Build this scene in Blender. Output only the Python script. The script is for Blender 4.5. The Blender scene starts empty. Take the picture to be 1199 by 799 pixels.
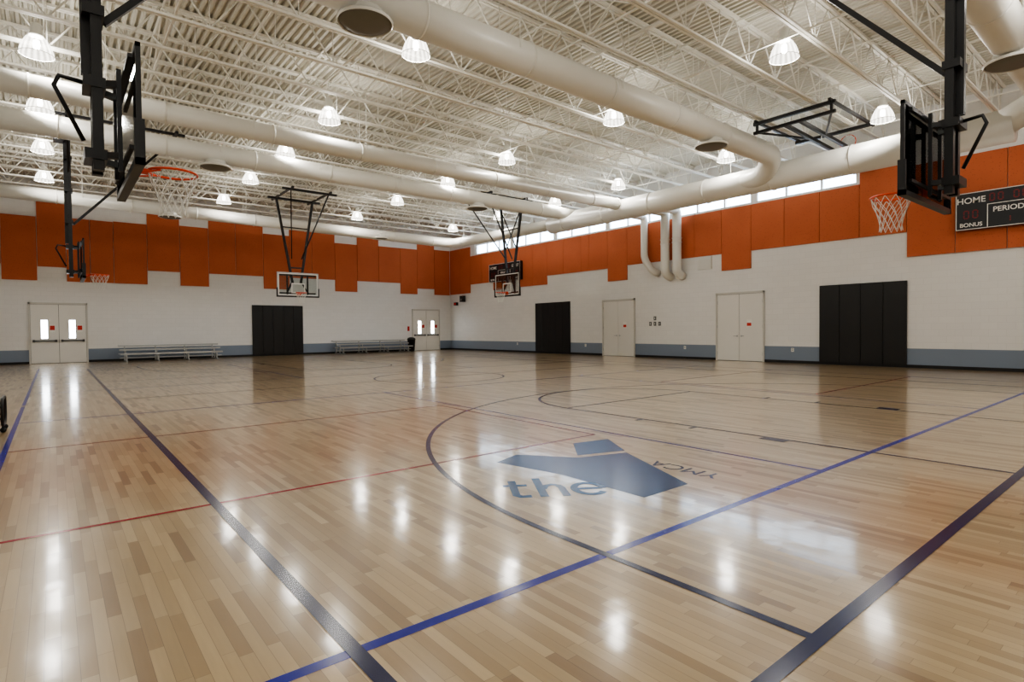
import bpy, math, random
from mathutils import Vector, Matrix
random.seed(4)
XL,XR,YN,YB,ZD=-4.2,21.28,-5.4,32.86,8.2   # room shell
# ---------------------------------------------------------------- materials
def srgb(r,g,b):
    f=lambda c:(c/255/12.92) if c/255<=0.04045 else ((c/255+0.055)/1.055)**2.4
    return (f(r),f(g),f(b),1)
def new_mat(name):
    m=bpy.data.materials.new(name); m.use_nodes=True
    nt=m.node_tree; b=nt.nodes["Principled BSDF"]; return m,nt,b
def N(nt,t,**kw):
    n=nt.nodes.new(t)
    for k,v in kw.items(): setattr(n,k,v)
    return n
def L(nt,a,b): nt.links.new(a,b)
def simple(name,col,rough=0.5,metal=0.0,noise=0.06,scale=6,bump=0.0,spec=0.5):
    m,nt,b=new_mat(name)
    tc=N(nt,"ShaderNodeTexCoord"); no=N(nt,"ShaderNodeTexNoise"); no.inputs["Scale"].default_value=scale; no.inputs["Detail"].default_value=3
    L(nt,tc.outputs["Object"],no.inputs["Vector"])
    mx=N(nt,"ShaderNodeMix",data_type='RGBA')
    mx.inputs[6].default_value=tuple(c*(1-noise) for c in col[:3])+(1,)
    mx.inputs[7].default_value=tuple(min(1,c*(1+noise)) for c in col[:3])+(1,)
    L(nt,no.outputs["Fac"],mx.inputs[0]); L(nt,mx.outputs[2],b.inputs["Base Color"])
    b.inputs["Roughness"].default_value=rough; b.inputs["Metallic"].default_value=metal
    b.inputs["Specular IOR Level"].default_value=spec
    if bump:
        bp=N(nt,"ShaderNodeBump"); bp.inputs["Strength"].default_value=bump; bp.inputs["Distance"].default_value=0.01
        L(nt,no.outputs["Fac"],bp.inputs["Height"]); L(nt,bp.outputs[0],b.inputs["Normal"])
    return m
def emis(name,col,s,sample=True):
    m,nt,b=new_mat(name)
    b.inputs["Base Color"].default_value=col
    b.inputs["Emission Color"].default_value=col; b.inputs["Emission Strength"].default_value=s
    if not sample: m.cycles.emission_sampling='NONE'
    return m

M_black=simple("black_steel",srgb(20,20,22),0.4)
M_rubber=simple("black_rubber",srgb(18,18,19),0.6)
M_duct=simple("white_duct_paint",srgb(226,224,216),0.35,0.0,0.03,2)
M_joist=simple("white_joist_paint",srgb(238,236,227),0.5,0,0.03,3)
M_white=simple("white_trim_paint",srgb(228,227,222),0.45,0,0.02,3)
M_door=simple("door_paint",srgb(228,226,220),0.4,0,0.02,3)
M_frame=simple("door_frame_paint",srgb(205,203,196),0.4,0,0.02,3)
M_gray=simple("grey_metal",srgb(110,112,112),0.4,0.3)
M_alu=simple("aluminium",srgb(180,182,182),0.35,0.7)
M_disc=simple("diffuser_grey",srgb(120,118,110),0.5)
M_rim=simple("orange_rim_paint",srgb(225,75,30),0.35)
M_net=simple("net_cord",srgb(235,235,230),0.8)
M_blackpad=simple("black_vinyl",srgb(14,13,13),0.4,0,0.15,3,0.05)
M_red=simple("red_print",srgb(200,50,45),0.6)
M_paper=simple("paper",srgb(238,236,230),0.7)
M_glow=emis("daylit_glass",(0.9,0.95,1,1),16.0)

# orange fabric/perforated panel
M_orange,nt,b=new_mat("orange_acoustic_panel")
tc=N(nt,"ShaderNodeTexCoord"); vo=N(nt,"ShaderNodeTexVoronoi"); vo.inputs["Scale"].default_value=14; L(nt,tc.outputs["Object"],vo.inputs["Vector"])
no=N(nt,"ShaderNodeTexNoise"); no.inputs["Scale"].default_value=0.8; L(nt,tc.outputs["Object"],no.inputs["Vector"])
mx=N(nt,"ShaderNodeMix",data_type='RGBA'); mx.inputs[6].default_value=srgb(184,94,56); mx.inputs[7].default_value=srgb(201,108,67)
L(nt,no.outputs["Fac"],mx.inputs[0]); 
mx2=N(nt,"ShaderNodeMix",data_type='RGBA'); mr=N(nt,"ShaderNodeMapRange"); mr.inputs[1].default_value=0.05; mr.inputs[2].default_value=0.25
L(nt,vo.outputs["Distance"],mr.inputs[0]); L(nt,mr.outputs[0],mx2.inputs[0]); mx2.inputs[6].default_value=srgb(160,77,45); L(nt,mx.outputs[2],mx2.inputs[7])
L(nt,mx2.outputs[2],b.inputs["Base Color"]); b.inputs["Roughness"].default_value=0.75

def wall_mat(name,axis):
    m,nt,b=new_mat(name)
    g=N(nt,"ShaderNodeNewGeometry"); sp=N(nt,"ShaderNodeSeparateXYZ"); L(nt,g.outputs["Position"],sp.inputs[0])
    cb=N(nt,"ShaderNodeCombineXYZ"); L(nt,sp.outputs[axis],cb.inputs[0]); L(nt,sp.outputs[2],cb.inputs[1])
    br=N(nt,"ShaderNodeTexBrick"); L(nt,cb.outputs[0],br.inputs["Vector"])
    br.inputs["Scale"].default_value=1.0; br.inputs["Brick Width"].default_value=0.4; br.inputs["Row Height"].default_value=0.2032; br.inputs["Mortar Size"].default_value=0.004
    br.inputs["Color1"].default_value=srgb(230,229,226); br.inputs["Color2"].default_value=srgb(227,226,223); br.inputs["Mortar"].default_value=srgb(219,218,214)
    bg=N(nt,"ShaderNodeMix",data_type='RGBA'); bg.inputs[7].default_value=srgb(126,138,154)
    lt=N(nt,"ShaderNodeMath",operation='LESS_THAN'); L(nt,sp.outputs[2],lt.inputs[0]); lt.inputs[1].default_value=0.62
    L(nt,lt.outputs[0],bg.inputs[0]); L(nt,br.outputs["Color"],bg.inputs[6]); L(nt,bg.outputs[2],b.inputs["Base Color"])
    bp=N(nt,"ShaderNodeBump"); bp.inputs["Strength"].default_value=0.1; bp.inputs["Distance"].default_value=0.003; bp.invert=True
    L(nt,br.outputs["Fac"],bp.inputs["Height"]); L(nt,bp.outputs[0],b.inputs["Normal"]); b.inputs["Roughness"].default_value=0.55
    return m
M_wallX=wall_mat("painted_block_x",0); M_wallY=wall_mat("painted_block_y",1)

# maple floor
M_floor,nt,b=new_mat("maple_floor")
g=N(nt,"ShaderNodeNewGeometry"); sp=N(nt,"ShaderNodeSeparateXYZ"); L(nt,g.outputs["Position"],sp.inputs[0])
def mth(op,a,bv=None,c=None):
    n=N(nt,"ShaderNodeMath",operation=op)
    for i,v in enumerate((a,bv,c)):
        if v is None: continue
        if isinstance(v,(int,float)): n.inputs[i].default_value=v
        else: L(nt,v,n.inputs[i])
    return n.outputs[0]
SW,PL=0.057,0.62
sx=mth('DIVIDE',sp.outputs[0],SW); si=mth('FLOOR',sx); sf=mth('FRACT',sx)
wn=N(nt,"ShaderNodeTexWhiteNoise",noise_dimensions='1D'); L(nt,si,wn.inputs["W"])
yy=mth('ADD',mth('DIVIDE',sp.outputs[1],PL),mth('MULTIPLY',wn.outputs["Value"],17.3)); pi=mth('FLOOR',yy); pf=mth('FRACT',yy)
cb=N(nt,"ShaderNodeCombineXYZ"); L(nt,si,cb.inputs[0]); L(nt,pi,cb.inputs[1])
w2=N(nt,"ShaderNodeTexWhiteNoise",noise_dimensions='2D'); L(nt,cb.outputs[0],w2.inputs["Vector"])
ramp=N(nt,"ShaderNodeValToRGB"); L(nt,w2.outputs["Value"],ramp.inputs[0])
e=ramp.color_ramp.elements; e[0].position=0; e[0].color=srgb(136,109,74); e[1].position=1; e[1].color=srgb(189,165,125)
for p,c in ((0.1,(152,126,88)),(0.3,(167,143,104)),(0.7,(178,154,115))):
    x=e.new(p); x.color=srgb(*c)
mp=N(nt,"ShaderNodeMapping"); mp.inputs["Scale"].default_value=(40,2.5,1); L(nt,g.outputs["Position"],mp.inputs[0])
gn=N(nt,"ShaderNodeTexNoise"); gn.inputs["Scale"].default_value=1.0; gn.inputs["Detail"].default_value=4; L(nt,mp.outputs[0],gn.inputs["Vector"])
gr=N(nt,"ShaderNodeMix",data_type='RGBA',blend_type='MULTIPLY'); gr.inputs[0].default_value=0.4
cr=N(nt,"ShaderNodeMapRange"); cr.inputs[3].default_value=0.65; cr.inputs[4].default_value=1.2; L(nt,gn.outputs["Fac"],cr.inputs[0])
L(nt,ramp.outputs[0],gr.inputs[6]); L(nt,cr.outputs[0],gr.inputs[7])
ed=mth('MINIMUM',sf,mth('SUBTRACT',1.0,sf)); seam=mth('LESS_THAN',ed,0.02)
ed2=mth('MINIMUM',pf,mth('SUBTRACT',1.0,pf)); seam2=mth('LESS_THAN',ed2,0.0018)
sm=mth('MAXIMUM',seam,seam2)
se=N(nt,"ShaderNodeMix",data_type='RGBA',blend_type='MULTIPLY'); L(nt,mth('MULTIPLY',sm,0.5),se.inputs[0]); L(nt,gr.outputs[2],se.inputs[6]); se.inputs[7].default_value=srgb(100,75,50)
L(nt,se.outputs[2],b.inputs["Base Color"])
b.inputs["Roughness"].default_value=0.33; b.inputs["Coat Weight"].default_value=0.85; b.inputs["Coat Roughness"].default_value=0.115
wv=N(nt,"ShaderNodeTexNoise"); wv.inputs["Scale"].default_value=2.2; wv.inputs["Detail"].default_value=3; L(nt,g.outputs["Position"],wv.inputs["Vector"])
hh=mth('ADD',mth('MULTIPLY',wv.outputs["Fac"],0.9),mth('MULTIPLY',mth('MULTIPLY',sf,mth('SUBTRACT',w2.outputs["Value"],0.5)),0.12))
bp=N(nt,"ShaderNodeBump"); bp.inputs["Strength"].default_value=0.8; bp.inputs["Distance"].default_value=0.004
L(nt,hh,bp.inputs["Height"]); L(nt,bp.outputs[0],b.inputs["Normal"]); L(nt,bp.outputs[0],b.inputs["Coat Normal"])

def paint(name,col,sp_=.35):
    m,nt,b=new_mat(name)
    g=N(nt,"ShaderNodeNewGeometry"); no=N(nt,"ShaderNodeTexNoise"); no.inputs["Scale"].default_value=5; L(nt,g.outputs["Position"],no.inputs["Vector"])
    mx=N(nt,"ShaderNodeMix",data_type='RGBA'); mx.inputs[6].default_value=col; mx.inputs[7].default_value=tuple(c*1.2 for c in col[:3])+(1,)
    L(nt,no.outputs["Fac"],mx.inputs[0]); L(nt,mx.outputs[2],b.inputs["Base Color"])
    b.inputs["Roughness"].default_value=0.2; b.inputs["Specular IOR Level"].default_value=sp_
    return m
P_navy=paint("navy_line",srgb(6,16,66)); P_blue=paint("blue_line",srgb(4,24,140)); P_red=paint("red_line",srgb(140,28,44))
P_logo=paint("logo_blue",srgb(6,46,90),.14); P_logo2=paint("logo_light_blue",srgb(14,68,112),.14)

M_glass,nt,b=new_mat("backboard_glass")
nt.nodes.remove(b); out=nt.nodes["Material Output"]
tr=N(nt,"ShaderNodeBsdfTransparent"); tr.inputs[0].default_value=(0.86,0.9,0.9,1)
gl=N(nt,"ShaderNodeBsdfGlossy"); gl.inputs["Roughness"].default_value=0.03
fr=N(nt,"ShaderNodeFresnel"); fr.inputs[0].default_value=1.25; ms=N(nt,"ShaderNodeMixShader")
L(nt,fr.outputs[0],ms.inputs[0]); L(nt,tr.outputs[0],ms.inputs[1]); L(nt,gl.outputs[0],ms.inputs[2]); L(nt,ms.outputs[0],out.inputs[0])
M_bell,nt,b=new_mat("prismatic_acrylic")
nt.nodes.remove(b); out=nt.nodes["Material Output"]
tr=N(nt,"ShaderNodeBsdfTransparent"); em=N(nt,"ShaderNodeEmission"); em.inputs[0].default_value=(1,0.95,0.84,1)
tc=N(nt,"ShaderNodeTexCoord"); s3=N(nt,"ShaderNodeSeparateXYZ"); L(nt,tc.outputs["Object"],s3.inputs[0])
at=N(nt,"ShaderNodeMath",operation='ARCTAN2'); L(nt,s3.outputs[1],at.inputs[0]); L(nt,s3.outputs[0],at.inputs[1])
m1=N(nt,"ShaderNodeMath",operation='MULTIPLY'); L(nt,at.outputs[0],m1.inputs[0]); m1.inputs[1].default_value=16
m2=N(nt,"ShaderNodeMath",operation='SINE'); L(nt,m1.outputs[0],m2.inputs[0])
m3=N(nt,"ShaderNodeMath",operation='MULTIPLY_ADD'); L(nt,m2.outputs[0],m3.inputs[0]); m3.inputs[1].default_value=1.8; m3.inputs[2].default_value=4.2
L(nt,m3.outputs[0],em.inputs[1]); ms=N(nt,"ShaderNodeMixShader"); ms.inputs[0].default_value=0.6
L(nt,tr.outputs[0],ms.inputs[1]); L(nt,em.outputs[0],ms.inputs[2]); L(nt,ms.outputs[0],out.inputs[0]); M_bell.cycles.emission_sampling='NONE'
M_lamp=emis("lamp_core",(1,0.93,0.82,1),40,False)

# ---------------------------------------------------------------- mesh builder
class MB:
    def __init__(s): s.v=[]; s.f=[]; s.m=[]; s.mats=[]; s.sm=[]
    def mi(s,m):
        if m not in s.mats: s.mats.append(m)
        return s.mats.index(m)
    def add(s,vs,fs,m,smooth=False):
        o=len(s.v); k=s.mi(m); s.v+=[tuple(v) for v in vs]
        for f in fs: s.f.append(tuple(i+o for i in f)); s.m.append(k); s.sm.append(smooth)
    def box(s,a,b,m):
        x0,x1=sorted((a[0],b[0])); y0,y1=sorted((a[1],b[1])); z0,z1=sorted((a[2],b[2]))
        s.add([(x0,y0,z0),(x1,y0,z0),(x1,y1,z0),(x0,y1,z0),(x0,y0,z1),(x1,y0,z1),(x1,y1,z1),(x0,y1,z1)],
              [(0,3,2,1),(4,5,6,7),(0,1,5,4),(1,2,6,5),(2,3,7,6),(3,0,4,7)],m)
    def path(s,pts,r,m,n=8,closed=False,caps=True,smooth=True,flat=1.0):
        pts=[Vector(p) for p in pts]; K=len(pts)
        t0=(pts[1]-pts[0]).normalized(); up=Vector((0,0,1)) if abs(t0.z)<0.9 else Vector((1,0,0))
        nrm=(up-t0*up.dot(t0)).normalized()
        rr=r if isinstance(r,(list,tuple)) else [r]*K
        vs=[]
        for i,p in enumerate(pts):
            if closed: t=(pts[(i+1)%K]-pts[i-1]).normalized()
            elif i==0: t=t0
            elif i==K-1: t=(pts[-1]-pts[-2]).normalized()
            else: t=((pts[i+1]-p).normalized()+(p-pts[i-1]).normalized()).normalized()
            nrm=(nrm-t*nrm.dot(t)).normalized(); bn=t.cross(nrm)
            for j in range(n):
                a=2*math.pi*(j+0.5)/n; vs.append(p+nrm*math.cos(a)*rr[i]+bn*math.sin(a)*rr[i]*flat)
        fs=[]
        for i in range(K if closed else K-1):
            for j in range(n):
                a=i*n+j; b_=i*n+(j+1)%n; c=((i+1)%K)*n+(j+1)%n; d=((i+1)%K)*n+j
                fs.append((a,b_,c,d))
        if caps and not closed: fs.append(tuple(range(n-1,-1,-1))); fs.append(tuple((K-1)*n+j for j in range(n)))
        s.add(vs,fs,m,smooth)
    def bar(s,a,b,r,m): s.path([a,b],r*1.414,m,n=4,smooth=False)
    def lathe(s,c,prof,m,n=24,smooth=True):
        vs=[];fs=[]
        for r,z in prof:
            for j in range(n):
                a=2*math.pi*j/n; vs.append((c[0]+r*math.cos(a),c[1]+r*math.sin(a),c[2]+z))
        for i in range(len(prof)-1):
            for j in range(n): fs.append((i*n+j,i*n+(j+1)%n,(i+1)*n+(j+1)%n,(i+1)*n+j))
        s.add(vs,fs,m,smooth)
    def build(s,name,loc=(0,0,0),rot=0):
        me=bpy.data.meshes.new(name); me.from_pydata(s.v,[],s.f)
        for m in s.mats: me.materials.append(m)
        me.polygons.foreach_set("material_index",s.m); me.polygons.foreach_set("use_smooth",s.sm); me.update()
        o=bpy.data.objects.new(name,me); bpy.context.collection.objects.link(o); o.location=loc; o.rotation_euler=(0,0,rot); return o
def fillet(pts,rad,n=8):
    pts=[Vector(p) for p in pts]; out=[pts[0]]
    for i in range(1,len(pts)-1):
        a,b_,c=pts[i-1],pts[i],pts[i+1]; r=min(rad,(a-b_).length*.49,(c-b_).length*.49); p0=b_+(a-b_).normalized()*r; p2=b_+(c-b_).normalized()*r
        for k in range(n+1):
            t=k/n; out.append(p0*(1-t)**2+b_*2*t*(1-t)+p2*t*t)
    out.append(pts[-1]); return out
def text(s,mat,size,loc,rotm,name="txt",ext=0.002,bold=0.0,align='CENTER',sx=1.0):
    cu=bpy.data.curves.new(name,"FONT"); cu.body=s; cu.size=size; cu.extrude=ext; cu.offset=bold; cu.align_x=align; cu.align_y='CENTER'
    o=bpy.data.objects.new(name,cu); bpy.context.collection.objects.link(o); cu.materials.append(mat)
    o.matrix_world=Matrix.Translation(loc)@rotm.to_4x4()@Matrix.Diagonal((sx,1,1,1)); return o
def parent(ch,pa):
    ch.parent=pa; ch.matrix_parent_inverse=pa.matrix_basis.inverted()

# ---------------------------------------------------------------- room shell
b_=MB(); b_.box((XL-.3,YN-.3,-0.2),(XR+.3,YB+.3,0),M_floor); b_.build("floor")
b_=MB(); b_.box((XL-.3,YB,0),(XR+.3,YB+.3,ZD+.1),M_wallX); b_.build("wall_back")
b_=MB(); b_.box((XL-.3,YN-.3,0),(XR+.3,YN,ZD+.1),M_wallX); b_.build("wall_front")
b_=MB(); b_.box((XL-.3,YN,0),(XL,YB,ZD+.1),M_wallY); b_.build("wall_left")
WY0,WY1,WZ0,WZ1=7.42,29.9,6.2,6.82
b_=MB()
b_.box((XR,YN,0),(XR+.3,YB,WZ0),M_wallY); b_.box((XR,YN,WZ1),(XR+.3,YB,ZD+.1),M_wallY)
b_.box((XR,YN,WZ0),(XR+.3,WY0,WZ1),M_wallY); b_.box((XR,WY1,WZ0),(XR+.3,YB,WZ1),M_wallY)
b_.build("wall_right")
b_=MB()
b_.box((XR+.06,WY0,WZ0),(XR+.14,WY1,WZ0+.05),M_white); b_.box((XR+.06,WY0,WZ1-.05),(XR+.14,WY1,WZ1),M_white)
nm=int(round((WY1-WY0)/1.25))
for k in range(nm+1):
    y=WY0+(WY1-WY0)*k/nm; w=0.14 if k%3==0 else 0.035
    b_.box((XR+.05,max(WY0,y-w),WZ0),(XR+.15,min(WY1,y+w),WZ1),M_white)
b_.build("window_1")
M_deck=simple("white_roof_deck",srgb(214,211,200),0.55,0,0.03,2)
b_=MB(); x=XL-.1; prof=[]
while x<XR+.1:
    prof+= [(x,ZD),(x+.06,ZD),(x+.085,ZD+.075),(x+.125,ZD+.075)]; x+=.152
prof.append((x,ZD))
vs=[(p[0],YN,p[1]) for p in prof]+[(p[0],YB,p[1]) for p in prof]; n=len(prof)
b_.add(vs,[(i,i+1,n+i+1,n+i) for i in range(n-1)],M_deck)
b_.box((XL-.3,YN-.3,ZD+.1),(XR+.3,YB+.3,ZD+.3),M_deck)
b_.build("ceiling")
# joists
JS=1.44; ZB=7.28
b_=MB()
b_.box((XL,-.075,ZD-.06),(XR,-.012,ZD),M_joist); b_.box((XL,.012,ZD-.06),(XR,.075,ZD),M_joist)
b_.box((XL+.5,-.065,ZB),(XR-.5,-.012,ZB+.045),M_joist); b_.box((XL+.5,.012,ZB),(XR-.5,.065,ZB+.045),M_joist)
x=XL+.5; hw=0.62
b_.path([(XL+.02,0,ZD-.04),(x,0,ZB+.02)],.018,M_joist,n=6)
while x+hw<XR-.45:
    b_.path([(x,0,ZB+.02),(x+hw/1,0,ZD-.03)],.019,M_joist,n=6)
    b_.path([(x+hw,0,ZD-.03),(x+2*hw,0,ZB+.02)],.019,M_joist,n=6)
    b_.path([(x+2*hw,0,ZB+.02),(x+2*hw,0,ZD-.03)],.010,M_joist,n=5); x+=2*hw
b_.path([(XR-.5,0,ZB+.02),(XR-.02,0,ZD-.04)],.018,M_joist,n=6)
jo=b_.build("roof_joists",(0,YN+.5,0))
ar=jo.modifiers.new("a","ARRAY"); ar.count=int((YB-YN-.6)/JS)+1; ar.use_relative_offset=False; ar.use_constant_offset=True; ar.constant_offset_displace=(0,JS,0)
b_=MB()
for x in (-2.2,1.9,5.2,8.6,11.9,15.2,19.2):
    b_.bar((x,YN+.02,ZB+.06),(x,YB-.02,ZB+.06),.018,M_joist); b_.bar((x,YN+.02,ZD-.07),(x,YB-.02,ZD-.07),.016,M_joist)
y=YN+.5
while y<YB-1.5:
    for x in (1.9,8.6,15.2):
        b_.bar((x,y,ZB+.06),(x,y+JS,ZD-.07),.012,M_joist); b_.bar((x,y,ZD-.07),(x,y+JS,ZB+.06),.012,M_joist)
    y+=JS
b_.build("joist_bridging")
b_=MB()
for x in (-.15,5.9,12.05,17.8): b_.path([(x+.12,YN,ZD-.11),(x+.12,YB,ZD-.11)],.014,M_joist,n=6)
b_.path([(10.2,YN,7.9),(10.2,YB,7.9)],.04,M_joist,n=8); b_.path([(3.6,YN,7.95),(3.6,YB,7.95)],.025,M_joist,n=8)
b_.build("ceiling_conduit")

for nm_,a,c in (("baseboard_back",(XL,YB-.012,0),(XR,YB,.1)),("baseboard_right",(XR-.012,YN,0),(XR,YB,.1)),("baseboard_left",(XL,YN,0),(XL+.012,YB,.1)),("baseboard_front",(XL,YN,0),(XR,YN+.012,.1))):
    b_=MB(); b_.box(a,c,M_rubber); b_.build(nm_)

# ---------------------------------------------------------------- acoustic panels
b_=MB(); T=.05
back=[(-4.2,-2.95,3.72,6.6),(-2.95,-1.7,4.4,7.22),(-1.7,-.5,3.72,6.55),(-.5,.52,4.35,7.25),(.52,1.4,3.72,6.62),(1.4,2.3,3.72,6.62),(2.3,3.65,3.72,6.65),(3.65,5.05,4.4,7.22),(5.05,6.36,3.72,6.75),
(6.36,7.66,4.4,7.2),(7.66,9.06,4.4,7.2),(9.06,10.47,3.72,6.75),(10.47,11.75,4.4,7.2),(11.75,13.12,4.4,7.2),(13.12,14.52,3.72,6.6),(14.52,15.95,4.4,7.25),(15.95,17.46,4.4,6.65),(17.46,18.7,3.72,6.65),(18.7,20.0,4.1,7.25),(20.0,21.22,3.72,6.75)]
for x0,x1,z0,z1 in back: b_.box((x0+.01,YB-T,z0),(x1-.01,YB,z1),M_orange)
b_.build("acoustic_panels")
b_=MB()
edges=[32.8,31.6,30.4,29.1,27.9,26.7,25.4,24.2,23.0,21.7,20.4,19.85,18.6,17.38,16.1,14.9,13.75,12.5,11.24,9.95,8.7,7.42,6.05,4.8,3.6,2.3,1.1,-.2,-1.4,-2.7,-4,-5.3]
def bot(y):
    if y>30.4: return 3.75
    if y>24.9: return 3.78 if (27<y<28.5 or y<26) else 4.3
    if y>23.0: return 3.82
    if y>18.6: return 4.3
    if y>17.4: return 3.66
    if y>12.5: return 4.35
    if y>11.3: return 3.66
    if y>6.1: return 4.35
    if y>3.6: return 3.55
    return 3.55 if int(y)%3 else 4.2
for a,c in zip(edges,edges[1:]):
    ym=(a+c)/2; top=6.14 if 7.42<ym<29.9 else (6.75 if (ym>29.9 or ym>6.05) else 6.42)
    b_.box((XR-T,c+.009,bot(ym)),(XR,a-.009,top),M_orange)
b_.build("acoustic_panels")

# ---------------------------------------------------------------- court markings (thin paint films)
def film(mb,pts,m,z): mb.add([(p[0],p[1],z) for p in pts],[tuple(range(len(pts)))],m)
def hline(mb,y,x0,x1,w,m,z): film(mb,[(x0,y-w/2),(x1,y-w/2),(x1,y+w/2),(x0,y+w/2)],m,z)
def vline(mb,x,y0,y1,w,m,z): film(mb,[(x-w/2,y0),(x+w/2,y0),(x+w/2,y1),(x-w/2,y1)],m,z)
def arc(mb,cx,cy,r,a0,a1,w,m,z,n=64):
    for i in range(n):
        a=math.radians(a0+(a1-a0)*i/n); c=math.radians(a0+(a1-a0)*(i+1)/n); R0,R1=r-w/2,r+w/2
        film(mb,[(cx+R0*math.cos(a),cy+R0*math.sin(a)),(cx+R1*math.cos(a),cy+R1*math.sin(a)),(cx+R1*math.cos(c),cy+R1*math.sin(c)),(cx+R0*math.cos(c),cy+R0*math.sin(c))],m,z)
b_=MB(); lw=.052; z1,z2,z3,z4=.0010,.0015,.0020,.0025
AX=8.58; SL,SR=.96,16.2; B0,B1=1.04,26.64; o_=.035
vline(b_,SL,B0+o_,B1-o_,.07,P_navy,z4); vline(b_,SR,B0+o_,B1-o_,.07,P_navy,z4); hline(b_,B0,SL-o_,SR+o_,.07,P_navy,z4); hline(b_,B1,SL-o_,SR+o_,.07,P_navy,z4)
hline(b_,13.84,SL+o_,SR-o_,lw,P_navy,z3); arc(b_,AX,13.84,1.83,0,360,lw,P_navy,z3+.0002)
for s,B in ((1,B0),(-1,B1)):
    hy=B+s*1.6; a0,a1=(0,180) if s>0 else (180,360)
    arc(b_,AX,hy,6.05,a0,a1,lw,P_navy,z3,96)
    for dx in (-6.05,6.05): vline(b_,AX+dx,min(B+s*o_,hy),max(B+s*o_,hy),lw,P_navy,z3)
    fy=B+s*5.79
    for dx in (-1.83,1.83): vline(b_,AX+dx,min(B+s*o_,fy),max(B+s*o_,fy),lw,P_navy,z3)
    hline(b_,fy,AX-1.83,AX+1.83,lw,P_navy,z3+.0002); arc(b_,AX,fy,1.83,a0,a1,lw,P_navy,z3)
    for d in (2.2,3.3,4.2):
        for sg in (-1,1):
            xx=AX+sg*1.93; yy=B+s*d; hline(b_,yy,xx-.07,xx+.1,.3 if d<2.5 else .06,P_navy,z3+.0003)
for cy in (6.74,20.94):
    for yy in (cy-4.5,cy+4.5):
        hline(b_,yy,-.46,2.5,.062,P_blue,z1); hline(b_,yy,2.5,17.56,.058,P_navy if cy>10 else P_blue,z1)
    for xx in (5.55,11.55): vline(b_,xx,cy-4.5,cy+4.5,.048,P_blue,z1+.0002)
    for xx in (-.46,17.56): vline(b_,xx,cy-7.0,cy+7.0,.055,P_blue,z1+.0002)
    for s,X in ((1,-.43),(-1,17.53)):
        for dy in (-1.85,1.85): hline(b_,cy+dy,min(X,X+s*5.75),max(X,X+s*5.75),.045,P_red,z2)
        vline(b_,X+s*5.75,cy-1.85,cy+1.85,.045,P_red,z2)
b_.build("court_markings")

b_=MB()
film(b_,[(3.62,2.80),(4.22,2.80),(4.80,3.95),(4.24,4.12),(3.84,4.66),(3.46,4.52),(3.62,3.75)],P_logo,z1)
film(b_,[(4.30,4.20),(4.86,4.02),(5.22,4.58),(4.72,4.68)],P_logo2,z1)
# lettering "the" drawn as painted strokes (local text frame, then set down at an angle on the floor)
T0=Vector((2.78,3.50)); TA=math.radians(-33); zc=[.0011]
def stroke(pts,w):
    P=[]
    for p in pts:
        x,y=p[0]*.86,p[1]*1.0
        P.append(Vector((T0.x+x*math.cos(TA)-y*math.sin(TA),T0.y+x*math.sin(TA)+y*math.cos(TA))))
    n=len(P); lft=[];rgt=[]
    for i,p in enumerate(P):
        d=((P[i+1]-p).normalized() if i<n-1 else Vector((0,0)))+((p-P[i-1]).normalized() if i>0 else Vector((0,0))); d.normalize()
        nn=Vector((-d.y,d.x))*w/2; lft.append(p+nn); rgt.append(p-nn)
    for i in range(n-1): film(b_,[tuple(rgt[i]),tuple(rgt[i+1]),tuple(lft[i+1]),tuple(lft[i])],P_logo2,zc[0])
    zc[0]+=.00015
stroke([(.1,.50),(.1,.07),(.14,.03),(.24,.03)],.07); stroke([(0,.35),(.24,.35)],.06)
stroke([(.36,0),(.36,.56)],.07)
stroke([(.38,.22),(.42,.31),(.49,.345),(.55,.31),(.57,.24),(.57,0)],.065)
stroke([(.70,.19),(.96,.19)],.055)
stroke([(.83+.145*math.cos(math.radians(a)),.185+.165*math.sin(math.radians(a))) for a in range(0,325,18)],.062)
lg=b_.build("floor_logo")
t=text("YMCA",P_logo,.27,(4.64,3.12,.0012),Matrix.Rotation(math.radians(90),3,'Z'),"lettering",0.0004,.0); parent(t,lg)

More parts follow.
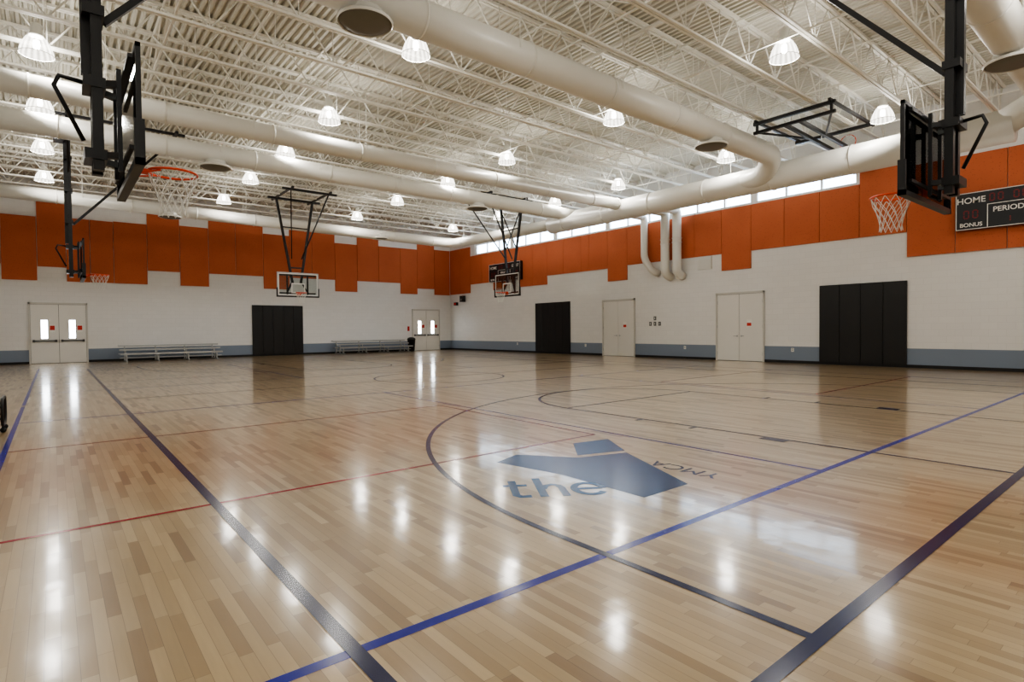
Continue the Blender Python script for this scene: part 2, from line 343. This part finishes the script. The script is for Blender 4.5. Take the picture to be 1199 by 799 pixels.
# ---------------------------------------------------------------- doors
def door(name,wall,c,w,h,win,paper):
    b_=MB()
    b_.box((-w/2,-.06,0),(-w/2+.06,.0,h),M_frame); b_.box((w/2-.06,-.06,0),(w/2,.0,h),M_frame); b_.box((-w/2,-.06,h-.08),(w/2,0,h),M_frame)
    b_.box((-w/2+.06,-.015,0.01),(w/2-.06,.0,h-.08),M_gray)
    for s in (-1,1):
        x0,x1=(0.008,w/2-.068) if s>0 else (-w/2+.068,-.008); xm=(x0+x1)/2
        if win:
            wx0,wx1=xm-.13,xm+.1; z0,z1_=1.12,1.95
            b_.box((x0,-.035,.015),(x1,-.016,z0),M_door); b_.box((x0,-.035,z1_),(x1,-.016,h-.09),M_door)
            b_.box((x0,-.035,z0),(wx0,-.016,z1_),M_door); b_.box((wx1,-.035,z0),(x1,-.016,z1_),M_door)
            b_.box((wx0,-.026,z0),(wx1,-.018,z1_),M_glow)
            b_.box((wx0-.02,-.042,z0-.02),(wx0,-.03,z1_+.02),M_gray); b_.box((wx1,-.042,z0-.02),(wx1+.02,-.03,z1_+.02),M_gray)
            b_.box((x0+.08,-.10,.98),(x1-.08,-.06,1.05),M_gray); b_.box((x0+.06,-.10,.96),(x0+.14,-.035,1.07),M_gray); b_.box((x1-.14,-.10,.96),(x1-.06,-.035,1.07),M_gray)
            px=wx1+.06
            b_.box((px,-.037,1.4),(px+.2,-.035,1.75),M_paper); b_.box((px+.015,-.0385,1.5),(px+.185,-.037,1.7),M_red)
        else:
            b_.box((x0,-.035,.015),(x1,-.016,h-.09),M_door)
            b_.path([(s*.09,-.04,1.0),(s*.09,-.1,1.0),(s*.22,-.1,1.0)],.012,M_alu,n=8)
            b_.lathe((s*.09,-.036,1.0),[(.03,-.03),(.03,.03)],M_alu,8)
        for hz in (.3,h/2,h-.4): b_.path([(s*(w/2-.065),-.042,hz-.06),(s*(w/2-.065),-.042,hz+.06)],.012,M_alu,n=6)
    if paper:
        b_.box((.3,-.038,1.35),(.52,-.0355,1.65),M_paper); b_.box((.32,-.039,1.4),(.5,-.038,1.52),M_red)
    if wall=='back': b_.build(name,(c,YB-.001,0),0)
    else: b_.build(name,(XR-.001,c,0),-math.pi/2)
door("door_1",'back',.2,2.1,2.74,True,False)
door("door_2",'back',19.33,2.1,2.74,True,False)
door("door_3",'right',17.95,2.02,2.76,False,True)
door("door_4",'right',11.73,2.04,2.76,False,True)

def pad(wall,c,w,z0=.1,z1_=2.8):
    b_=MB(); n=int(round(w/.6)); d=w/n
    for i in range(n):
        x0=-w/2+i*d; g_=.002; y1=-.06
        vs=[]; fs=[]
        a=[(x0+g_,0),(x0+g_,y1+.01),(x0+g_+.01,y1),(x0+d-g_-.01,y1),(x0+d-g_,y1+.01),(x0+d-g_,0)]
        for z in (z0,z1_): vs+=[(p[0],p[1],z) for p in a]
        for j in range(6): fs.append((j,(j+1)%6,6+(j+1)%6,6+j))
        fs+= [tuple(range(5,-1,-1)),tuple(range(6,12))]
        b_.add(vs,fs,M_blackpad)
    if wall=='back': b_.build("wall_pad",(c,YB-.013,0),0)
    else: b_.build("wall_pad",(XR-.013,c,0),-math.pi/2)
pad('back',9.8,2.74); pad('right',22.6,2.74); pad('right',7.36,2.66)

# ---------------------------------------------------------------- scoreboards
M_sb=simple("scoreboard_black",srgb(18,20,24),0.4)
M_led=emis("led_red",srgb(110,20,22),0.15)
def scoreboard(c,z0,w=2.4,h=1.08):
    q=w/2.4
    b_=MB(); b_.box((-w/2,-.2,z0),(w/2,0,z0+h),M_sb)
    for a,c_ in (((-w/2,-.205,z0),(w/2,-.2,z0+.02)),((-w/2,-.205,z0+h-.02),(w/2,-.2,z0+h)),((-w/2,-.205,z0),(-w/2+.02,-.2,z0+h)),((w/2-.02,-.205,z0),(w/2,-.2,z0+h)),((-.47*q,-.205,z0),(-.45*q,-.2,z0+h*.62)),((.45*q,-.205,z0),(.47*q,-.2,z0+h*.62)),((-.47*q,-.205,z0+h*.62),(.47*q,-.2,z0+h*.62+.018))): b_.box(a,c_,M_paper)
    def seg(x,z,s,on):
        for k,(dx,dz,wx,wz) in enumerate(((0,s,s*.8,.03),(0,0,s*.8,.03),(0,-s,s*.8,.03),(-.5*s,.5*s,.03,s*.8),(.5*s,.5*s,.03,s*.8),(-.5*s,-.5*s,.03,s*.8),(.5*s,-.5*s,.03,s*.8))):
            if k in on: b_.box((x+dx-wx/2,-.207,z+dz-wz/2),(x+dx+wx/2,-.201,z+dz+wz/2),M_led)
    for x in (-.95,-.74,.74,.95): seg(x*q,z0+.44,.11,(0,2,3,4,5,6))
    for x in (-.36,-.17,.17,.36): seg(x*q,z0+.87,.1,(0,2,3,4,5,6))
    seg(0,z0+.2,.08,(4,6))
    o=b_.build("scoreboard",(XR-.055,c,0),-math.pi/2)
    RX=Matrix.Rotation(-math.pi/2,3,'Z')@Matrix.Rotation(math.pi/2,3,'X')
    for s,x,z,sz in (("HOME",-.84,.84,.24),("GUEST",.84,.84,.22),("PERIOD",0,.5,.2),("BONUS",-.84,.13,.16),("BONUS",.84,.13,.16)):
        t=text(s,M_paper,sz,(XR-.261,c-x*q,z0+z),RX,s.lower(),.001,.003); parent(t,o)
scoreboard(3.54,4.17); scoreboard(26.55,4.25,3.0)

b_=MB()
for i in range(7): b_.box((XR-.09,13.0-.02,3.85+i*.06),(XR-.05,13.55,3.88+i*.06),M_white)
b_.box((XR-.06,12.95,3.8),(XR,13.6,4.3),M_white); b_.build("air_grille")
b_=MB()
for y,z in ((16.0,1.45),(15.75,1.45),(15.5,1.45),(15.75,1.7)): b_.box((XR-.02,y,z),(XR,y+.13,z+.18),M_gray); b_.box((XR-.03,y+.05,z+.06),(XR-.02,y+.08,z+.12),M_white)
b_.build("switch_plates")
for y in (14.2,9.6,20.1,25.6):
    b_=MB(); b_.box((XR-.012,y,.42),(XR,y+.1,.56),M_white)
    for z in (.46,.51): b_.box((XR-.015,y+.03,z),(XR-.012,y+.07,z+.025),M_gray)
    b_.build("wall_outlet")
b_=MB(); b_.box((XR-.16,31.9,3.0),(XR,32.2,3.2),M_black); b_.box((XR-.17,31.93,3.03),(XR-.16,32.17,3.17),M_red); b_.build("exit_sign")
b_=MB(); b_.box((XR-.25,31.0,3.2),(XR-.02,31.35,3.6),M_black); b_.box((XR-.02,31.1,3.3),(XR,31.25,3.5),M_black); b_.lathe((XR-.25,31.17,3.4),[(.1,-.1),(.12,0)],M_gray,12); b_.build("loudspeaker")
b_=MB(); b_.box((18.0-.06,YB-.05,1.3),(18.0+.06,YB,1.6),M_red); b_.build("fire_alarm_pull")

def bleacher(x0,x1,yb):
    b_=MB(); w=x1-x0
    for yo,z in ((.12,.40),(.66,.58),(1.2,.76)):
        b_.box((0,yo,z-.04),(w,yo+.25,z),M_alu); b_.box((0,yo,z-.07),(w,yo+.015,z-.04),M_alu)
    for yo,z in ((.44,.2),(.98,.38)): b_.box((0,yo-.04,z-.035),(w,yo+.16,z),M_alu)
    k=4
    for i in range(k):
        x=.25+(w-.5)*i/(k-1)
        b_.bar((x,.05,.025),(x,1.5,.025),.022,M_alu)
        for yo,z in ((.24,.37),(.78,.55),(1.32,.73)): b_.bar((x,yo,.02),(x,yo,z),.022,M_alu)
        b_.bar((x,.24,.18),(x,.78,.18),.018,M_alu); b_.bar((x,.78,.34),(x,1.32,.34),.018,M_alu)
        b_.bar((x,.24,.05),(x,1.32,.5),.015,M_alu)
    b_.build("bleacher",(x0,yb-1.6,0))
bleacher(2.35,6.6,YB-.2); bleacher(12.7,17.4,YB-.2)
b_=MB(); b_.lathe((0,0,0),[(0,0),(.2,0),(.25,.72),(.27,.73),(.27,.78),(.22,.86),(.08,.9),(0,.9)],M_rubber,20); b_.build("trash_can",(17.85,32.2,0))

# low ball cart at the left of the court: rounded black tube ends, base rails, casters
b_=MB()
def rring(x,w,z0,z1_,r):
    pts=[]
    for cx,cz,a0 in ((w/2-.12,z1_-.12,0),(-w/2+.12,z1_-.12,90),(-w/2+.12,z0+.12,180),(w/2-.12,z0+.12,270)):
        for k in range(7):
            a=math.radians(a0+15*k); pts.append((x,cx+.12*math.cos(a),cz+.12*math.sin(a)))
    b_.path(pts,r,M_black,n=8,closed=True)
for x in (0,-1.2): rring(x,.62,.1,.46,.02)
for y in (-.31,.31):
    for z in (.2,.36): b_.path([(0,y,z),(-1.2,y,z)],.014,M_black,n=8)
for k in range(9): b_.path([(-1.2+.15*k,-.2,.1),(-1.2+.15*k,.2,.1)],.008,M_black,n=6)
for x in (0,-1.2):
    for y in (-.19,.19):
        b_.path([(x,y,.1),(x,y,.06)],.012,M_black,n=6); b_.path([(x,y-.014,.035),(x,y+.014,.035)],.035,M_rubber,n=16)
M_ball=simple("basketball_rubber",srgb(190,92,44),0.6)
for i,(x,y) in enumerate(((-.25,-.14),(-.25,.14),(-.52,-.14),(-.52,.14),(-.8,0),(-1.05,-.13),(-1.05,.13))):
    P=[(.121*math.sin(math.pi*k/12),-.121*math.cos(math.pi*k/12)) for k in range(13)]
    b_.lathe((x,y,.229),P,M_ball,20)
    for ax in range(3):
        pts=[]
        for k in range(24):
            c_,s_=.1212*math.cos(2*math.pi*k/24),.1212*math.sin(2*math.pi*k/24)
            pts.append(((x+c_,y+s_,.229),(x+c_,y,.229+s_),(x,y+c_,.229+s_))[ax])
        b_.path(pts,.002,M_black,n=4,closed=True)
b_.build("ball_cart",(-.56,10.55,0))

# ---------------------------------------------------------------- ducts
b_=MB()
def duct(pts,r,rad=.9):
    P=fillet(pts,rad,10); b_.path(P,r,M_duct,n=28)
    for a,c in zip(pts,pts[1:]):
        a=Vector(a); c=Vector(c); d=(c-a); l=d.length; d.normalize(); k=1.2
        while k<l-.9:
            p=a+d*k; b_.path([p-d*.02,p+d*.02],r+.018,M_duct,n=28); k+=2.4
MX,MZ=18.45,6.28
duct([(XL+.8,8.6,6.72),(MX-.9,8.6,6.72),(MX-.35,9.1,6.3),(MX,10.2,MZ),(MX,19.0,MZ)],.32,.7)
duct([(MX,3.0,MZ),(MX,19.6,MZ)],.42)
duct([(XL+.8,2.35,6.72),(MX-.2,2.35,6.72),(MX,3.4,MZ)],.33,.5)
duct([(XL+.8,18.9,6.72),(MX-.3,18.9,6.72),(MX,17.6,MZ)],.28,.6)
duct([(XL+.8,28.2,6.7),(MX,28.2,6.45),(MX,19.2,MZ)],.26,.9)
duct([(XL+.3,15.3,6.45),(18.0,15.3,6.45)],.23)
b_.path([(18.0,15.3,6.45),(18.05,15.3,6.45)],.25,M_duct,n=28)
# risers: straight drops close to the wall, short boots turning into it
for y in (14.95,14.35):
    duct([(MX+.2,y,6.4),(20.85,y,6.4),(20.85,y,3.72),(XR-.02,y,3.6)],.19,.22)
    b_.path([(20.85,y,5.0),(20.85,y,5.04)],.208,M_duct,n=28)
duct([(MX+.2,16.15,6.4),(20.95,16.15,6.4),(20.95,16.15,4.5),(20.95,15.75,3.95),(XR-.02,15.6,3.8)],.16,.25)
for y,z,r in ((8.6,6.72,.32),(18.9,6.72,.28),(2.35,6.72,.33),(15.3,6.45,.23),(28.2,6.7,.26)):
    for x in range(-2,17,3): b_.path([(x,y-r,z),(x,y-r,ZD)],.008,M_joist,n=5); b_.path([(x,y+r,z),(x,y+r,ZD)],.008,M_joist,n=5)
for y in (4.5,7.5,10.5,13.5,16.5,21,24,27): b_.path([(MX,y,MZ),(MX,y,ZD)],.01,M_joist,n=5)
for x,y in ((4.0,8.6),(14.1,8.6),(3.9,18.9),(13.6,18.9),(14.2,2.35),(4.2,2.35),(13.8,28.2),(4,28.2)):
    b_.path([(x,y,6.5),(x,y,6.34)],.3,M_duct,n=28)
    b_.lathe((x,y,6.3),[(.0,-.03),(.25,-.03),(.38,0),(.42,.03),(.42,.06),(.3,.07)],M_disc,32)
    b_.lathe((x,y,6.3),[(.43,.0),(.45,.03),(.43,.065),(.41,.03),(.43,0)],M_duct,32)
b_.build("ventilation_ducts")

# ---------------------------------------------------------------- lamps
b_=MB()
b_.lathe((0,0,0),[(.285,-.2),(.275,-.12),(.235,0),(.17,.12),(.12,.17)],M_bell,32)
b_.lathe((0,0,0),[(.29,-.205),(.295,-.195),(.285,-.19)],M_white,32)
b_.lathe((0,0,0),[(0,-.08),(.05,-.07),(.06,0),(.05,.08),(0,.1)],M_lamp,16)
b_.lathe((0,0,0),[(.0,.165),(.13,.165),(.13,.2),(.1,.22),(.1,.40),(.06,.43),(0,.43)],M_white,20)
b_.path([(0,0,.42),(0,0,ZD-7.2)],.012,M_joist,n=6)
LP=b_.build("ceiling_lamp",(0,0,0)); lm=LP.data; bpy.data.objects.remove(LP)
for x in (-.15,5.9,12.05,17.8):
    for y in (-3.3,1.2,5.65,10.3,15.0,18.7,22.85,27.15):
        o=bpy.data.objects.new("ceiling_lamp",lm); bpy.context.collection.objects.link(o); o.location=(x,y,7.2)
        li=bpy.data.lights.new("bulb","POINT"); li.energy=152; li.color=(1,.972,.92); li.shadow_soft_size=.18
        lo=bpy.data.objects.new("bulb",li); bpy.context.collection.objects.link(lo); lo.parent=o; lo.location=(0,0,-.1)

# ---------------------------------------------------------------- hoops
def board(b_,near=True):
    W2,z0,zt=.915,2.9,3.97
    b_.box((-W2+.03,-.012,z0+.03),(W2-.03,.0,zt-.03),M_glass)
    fm=M_alu if not near else M_black
    for a,c in (((-W2,-.03,z0),(W2,.01,z0+.04)),((-W2,-.03,zt-.04),(W2,.01,zt)),((-W2,-.03,z0),(-W2+.04,.01,zt)),((W2-.04,-.03,z0),(W2,.01,zt))): b_.box(a,c,fm)
    def fr_(x0,x1,a,c,t):
        for p,q in (((x0,.002,a),(x1,.005,a+t)),((x0,.002,c-t),(x1,.005,c)),((x0,.002,a),(x0+t,.005,c)),((x1-t,.002,a),(x1,.005,c))): b_.box(p,q,M_net)
    fr_(-W2+.045,W2-.045,z0+.045,zt-.045,.04); fr_(-.305,.305,3.05,3.5,.05)
    b_.box((-W2-.02,-.05,z0-.03),(W2+.02,.03,z0+.03),M_black)
    for s in (-1,1): b_.box((s*(W2-.02),-.05,z0-.03),(s*(W2+.02),.03,z0+.38),M_black)
    R=.2286; cy=.15+R; pts=[(R*math.cos(2*math.pi*i/28),cy+R*math.sin(2*math.pi*i/28),3.05) for i in range(28)]
    b_.path(pts,.013,M_rim,n=8,closed=True)
    b_.box((-.1,0,2.96),(.1,.03,3.1),M_rim); b_.box((-.08,.02,3.02),(.08,.16,3.045),M_rim)
    b_.bar((-.07,.02,2.98),(-.14,.25,3.04),.008,M_rim); b_.bar((.07,.02,2.98),(.14,.25,3.04),.008,M_rim)
    n=12; lev=[(R,3.04),(.205,2.95),(.17,2.86),(.14,2.77),(.125,2.68),(.13,2.6)]
    for k in range(len(lev)-1):
        r0,za=lev[k]; r1,zb=lev[k+1]
        for j in range(n):
            a0=2*math.pi*(j+.5*(k%2))/n
            for d in (-.5,.5):
                a1=a0+2*math.pi*d/n
                b_.path([(r0*math.cos(a0),cy+r0*math.sin(a0),za),(r1*math.cos(a1),cy+r1*math.sin(a1),zb)],.0045,M_net,n=4,caps=False)
def hoop(loc,rot,style,near):
    b_=MB(); board(b_,near)
    zt=7.25
    if style=='mast':
        for x in (-.2,.2): b_.bar((x,-.1,2.95),(x,-.1,3.95),.02,M_black)
        for z in (3.05,3.88): b_.bar((-.8,-.06,z),(.8,-.06,z),.018,M_black)
        for z in (3.1,3.8): b_.bar((-.2,-.1,z),(-.1,-.26,z),.03,M_black); b_.bar((.2,-.1,z),(.1,-.26,z),.03,M_black)
        for x in (-.11,.11): b_.bar((x,-.27,2.95),(x,-.27,zt),.045,M_black)
        b_.bar((0,-.35,3.9),(0,-.35,zt),.04,M_black)
        for z in (3.1,3.8,4.5,5.4,6.3,7.0): b_.box((-.17,-.38,z-.05),(.17,-.2,z+.05),M_black)
        b_.path([(0,-.36,3.82),(0,-.56,3.84),(0,-.6,3.74),(0,-.38,3.25)],.022,M_black,n=6)
        b_.bar((0,-.2,4.45),(0,2.25,zt),.032,M_black)
        b_.bar((-1.2,-.3,zt),(1.2,-.3,zt),.04,M_black); b_.bar((-1.2,2.25,zt),(1.2,2.25,zt),.04,M_black)
        for x in (-.9,.9): b_.bar((x,-.9,zt+.02),(x,2.5,zt+.02),.035,M_black); b_.bar((x,-.3,zt),(x*.15,-.28,5.9),.025,M_black)
        b_.box((-.2,-.6,6.75),(.2,-.36,7.0),M_black)
    else:
        for x in (-.45,.45): b_.bar((x,-.1,2.95),(x,-.1,3.95),.03,M_black)
        for z in (3.05,3.85): b_.bar((-.8,-.08,z),(.8,-.08,z),.03,M_black)
        W_=.8
        for s in (-1,1):
            b_.bar((s*W_,-.3,zt),(s*.18,-.2,3.5),.045,M_black)
            b_.bar((s*W_,1.7,zt),(s*.22,-.15,4.6),.022,M_black)
            b_.bar((s*W_,-.9,zt+.03),(s*W_,2.0,zt+.03),.035,M_black)
            b_.bar((s*.18,-.2,3.6),(s*.45,-.1,3.1),.03,M_black)
        b_.bar((-.6,-.28,6.0),(.6,-.28,6.0),.025,M_black)
        if style=='X':
            b_.bar((-.78,-.3,7.0),(.45,-.26,5.0),.02,M_black); b_.bar((.78,-.3,7.0),(-.45,-.26,5.0),.02,M_black)
        b_.bar((-1.15,-.3,zt),(1.15,-.3,zt),.045,M_black); b_.bar((-1.15,1.7,zt),(1.15,1.7,zt),.045,M_black)
        b_.bar((-.3,-.22,4.2),(.3,-.22,4.2),.03,M_black)
    return b_.build("basketball_hoop",loc,rot)
hoop((.65,7.0,0),-math.pi/2,'mast',True)
hoop((.7,20.4,0),-math.pi/2,'mast',True)
hoop((8.55,25.65,0),math.pi,'V',False)
hoop((16.4,20.5,0),math.pi/2,'X',True)
hoop((8.6,2.25,0),0,'mast',True)
# hoop folded up against the joists
b_=MB(); board(b_,True)
for x in (-.45,.45): b_.bar((x,-.1,2.95),(x,-.1,3.95),.03,M_black)
for z in (3.05,3.85): b_.bar((-.8,-.08,z),(.8,-.08,z),.03,M_black)
for p in range(len(b_.v)):
    x,y,z=b_.v[p]; b_.v[p]=(x,z-2.9+2.9,y+6.8)
b_.bar((-1.1,-.75,7.2),(1.1,-.75,7.2),.045,M_black); b_.bar((-1.1,1.9,7.2),(1.1,1.9,7.2),.045,M_black)
b_.bar((-1.1,-.75,6.95),(1.1,-.75,6.95),.04,M_black); b_.bar((-.2,-.75,6.95),(-.2,3.9,6.82),.045,M_black); b_.bar((.2,-.75,6.95),(.2,3.9,6.82),.045,M_black)
for s in (-1,1): b_.bar((s*1.0,-.9,7.24),(s*1.0,2.2,7.24),.035,M_black); b_.bar((s*1.0,-.75,6.95),(s*.2,.9,6.9),.025,M_black); b_.bar((s*1.0,-.75,6.95),(s*1.0,-.75,7.2),.03,M_black)
b_.build("basketball_hoop",(16.6,7.2,0),-math.pi/2)

# ---------------------------------------------------------------- daylight
w=bpy.data.worlds.new("World"); bpy.context.scene.world=w; w.use_nodes=True
bg=w.node_tree.nodes["Background"]; bg.inputs[0].default_value=(.66,.82,1,1); bg.inputs[1].default_value=12.0

# ---------------------------------------------------------------- camera
cam=bpy.data.cameras.new("cam"); co=bpy.data.objects.new("cam",cam); bpy.context.collection.objects.link(co)
f,yaw,pit,rol=659.85,math.radians(39.124),math.radians(1.194),math.radians(-.518)
cam.sensor_width=36; cam.lens=36*f/1199; cam.clip_start=.05; cam.clip_end=200
Rv=Vector((math.cos(yaw),-math.sin(yaw),0)); F=Vector((math.sin(yaw)*math.cos(pit),math.cos(yaw)*math.cos(pit),-math.sin(pit))); U=Vector((math.sin(yaw)*math.sin(pit),math.cos(yaw)*math.sin(pit),math.cos(pit)))
c,s=math.cos(rol),math.sin(rol)
r_=Rv*c+U*s; u_=U*c-Rv*s
m=Matrix((r_,u_,-F)).transposed().to_4x4(); m.translation=Vector((0,0,1.35)); co.matrix_world=m
bpy.context.scene.camera=co
try:
    bpy.context.scene.view_settings.view_transform='AgX'; bpy.context.scene.view_settings.look='AgX - Medium High Contrast'
except Exception: pass
